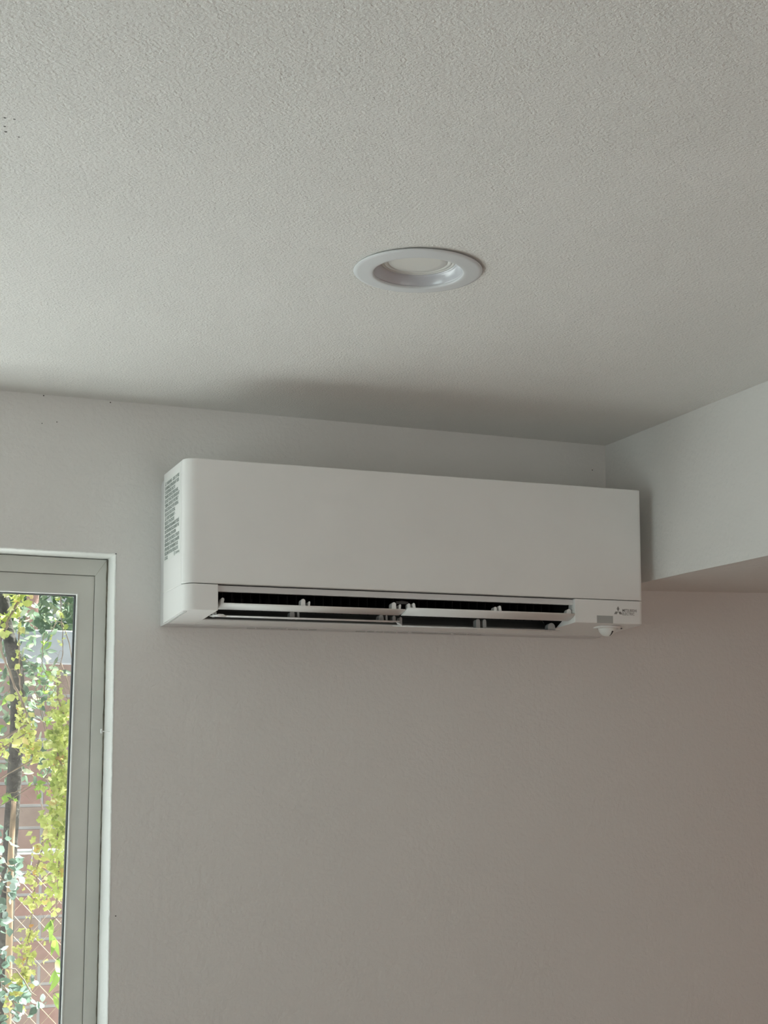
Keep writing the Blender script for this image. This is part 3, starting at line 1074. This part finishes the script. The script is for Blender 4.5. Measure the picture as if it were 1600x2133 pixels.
GW = [(-0.012, 0.8, 1.374), (-0.001, 0.8, 1.313), (-0.008, 0.8, 1.237), (0.008, 0.8, 1.29), (0.03, 0.8, 1.29), (0.033, 0.8, 1.229), (-0.017, 0.8, 1.402)]
bush('willow_shrub', 'shrub with long narrow green leaves drooping at the bottom right of the pane', 'shrub', GW, M_LEAF_G, (.040, .058), .26, 2, .005, .9, base=(.6, .8, -.25), seed=14, down=1.6)

# trees
t = tag(empty('tree', (-.03, 1.6, -.25)), 'tree with thick dark trunk standing at the left of the pane', 'tree')
bm = bmesh.new()
tube(bm, spline([(0, 0, 0), (.005, 0, .9), (.018, 0, 1.7), (.034, 0, 2.22), (-.010, .02, 2.5), (.01, .05, 2.9), (.05, .1, 3.4)], 5), [.026] * 6 + [.0205] * 12 + [.017] * 13, 12)
obj('trunk', bm, M_BARK, t, smooth=True)
bm = bmesh.new(); random.seed(77)
for k in range(1700):
    pos = Vector((random.gauss(.76, .22), random.gauss(-.18, .16), random.gauss(3.15, .30)))
    leaf(bm, pos, rnd_dir(), (random.gauss(0, 1), random.gauss(0, 1), random.gauss(.5, 1)), .065, .04, .6, .3)
obj('crown', bm, M_LEAF_H, t, smooth=True, recalc=False)  # unseen leaf mass, added off to one side to shade the vines
bm = bmesh.new()
tube(bm, spline([(-.02, .05, 2.8), (.3, 0, 2.95), (.6, -.1, 3.1), (.85, -.2, 3.3)], 4), .014, 8)
obj('limb', bm, M_BARK, t, smooth=True)
# low shade foliage around the dark trunk
bm = bmesh.new()
for k in range(330):
    pos = Vector((random.gauss(.075, .045), random.gauss(.1, .06), random.uniform(1.98, 2.50)))
    leaf(bm, pos, rnd_dir(), (random.gauss(0, 1), random.gauss(0, 1), random.gauss(.5, 1)), .034, .018, .8, .3)
obj('leaves', bm, M_LEAF_H, t, smooth=True, recalc=False)

t = tag(empty('tree', (.31, 3.6, -.25)), 'far tree with reddish bark rising behind the brick wall', 'tree')
bm = bmesh.new()
tube(bm, spline([(0, 0, 0), (-.01, 0, 1.2), (.0, 0, 2.2), (.01, 0, 2.75), (.04, 0, 3.6)], 5), .026, 12)
obj('trunk', bm, M_BARK2, t, smooth=True)
bm = bmesh.new(); random.seed(78)
for k in range(3600):
    pos = Vector((random.gauss(.12, .32), random.uniform(.05, .6), random.triangular(2.1, 3.9, 2.6)))
    leaf(bm, pos, rnd_dir(), (random.gauss(0, 1), random.gauss(0, 1), random.gauss(.5, 1)), random.uniform(.045, .065), .034, .6, .3)
obj('crown', bm, M_LEAF_H, t, smooth=True, recalc=False)

st = bmesh.new()
tube(st, [(-.019, 1.5, -.25), (-.0195, 1.5, 1.0), (-.020, 1.5, 1.50), (-.014, 1.5, 1.665)], [.011, .010, .009, .007], 10)
tag(obj('garden_stake', st, M_STAKE, smooth=True), 'tan timber stake beside the dark tree trunk', 'stake')

# chain-link fence
FY = 2.0
fx0, fx1, fzb, fzt = -1.0, 1.4, -.22, 1.487
cf = tag(empty('chain_link_fence', (0, FY, -.25)), 'rusty chain-link fence with a pale top rail before the brick wall', 'fence')
bm = bmesh.new()
tube(bm, [(fx0, 0, fzt + .25 + .006), (fx1, 0, fzt + .25 + .006)], .009, 10)
obj('top_rail', bm, M_RAIL, cf, smooth=True)
for px_ in (fx0, fx1):
    bm = bmesh.new()
    tube(bm, [(px_, 0, 0), (px_, 0, 1.78)], .02, 12)
    obj('post', bm, M_RAIL, cf, smooth=True)
bm = bmesh.new()
sp, slope = .058, 1.1
Hh = fzt - fzb
k = fx0 - Hh / slope
while k < fx1:
    for sgn in (1, -1):
        pa, pb = (k, fzb), (k + Hh / slope, fzt)
        if sgn < 0:
            pa, pb = (k + Hh / slope, fzb), (k, fzt)
        # clip to the panel
        x0_, z0_, x1_, z1_ = pa[0], pa[1], pb[0], pb[1]
        def cl(x):
            return z0_ + (x - x0_) / (x1_ - x0_) * (z1_ - z0_)
        lo, hi = max(min(x0_, x1_), -.25), min(max(x0_, x1_), .55)
        if hi - lo > .02:
            tube(bm, [(lo, .002 * sgn, cl(lo) + .25), ((lo + hi) / 2, -.001 * sgn, cl((lo + hi) / 2) + .25), (hi, .002 * sgn, cl(hi) + .25)], .0013 if sgn < 0 else .0008, 5)
    k += sp
obj('wire_mesh', bm, M_WIRE, cf, smooth=True)
for xt in (.035, .105, .21, .33):
    bm = bmesh.new()
    tube(bm, spline([(xt, -.011, fzt + .215), (xt + .004, -.013, fzt + .256), (xt + .008, 0, fzt + .270), (xt + .01, .012, fzt + .25)], 4), .0016, 6)
    obj('tie_wire', bm, M_RAIL, cf, smooth=True)
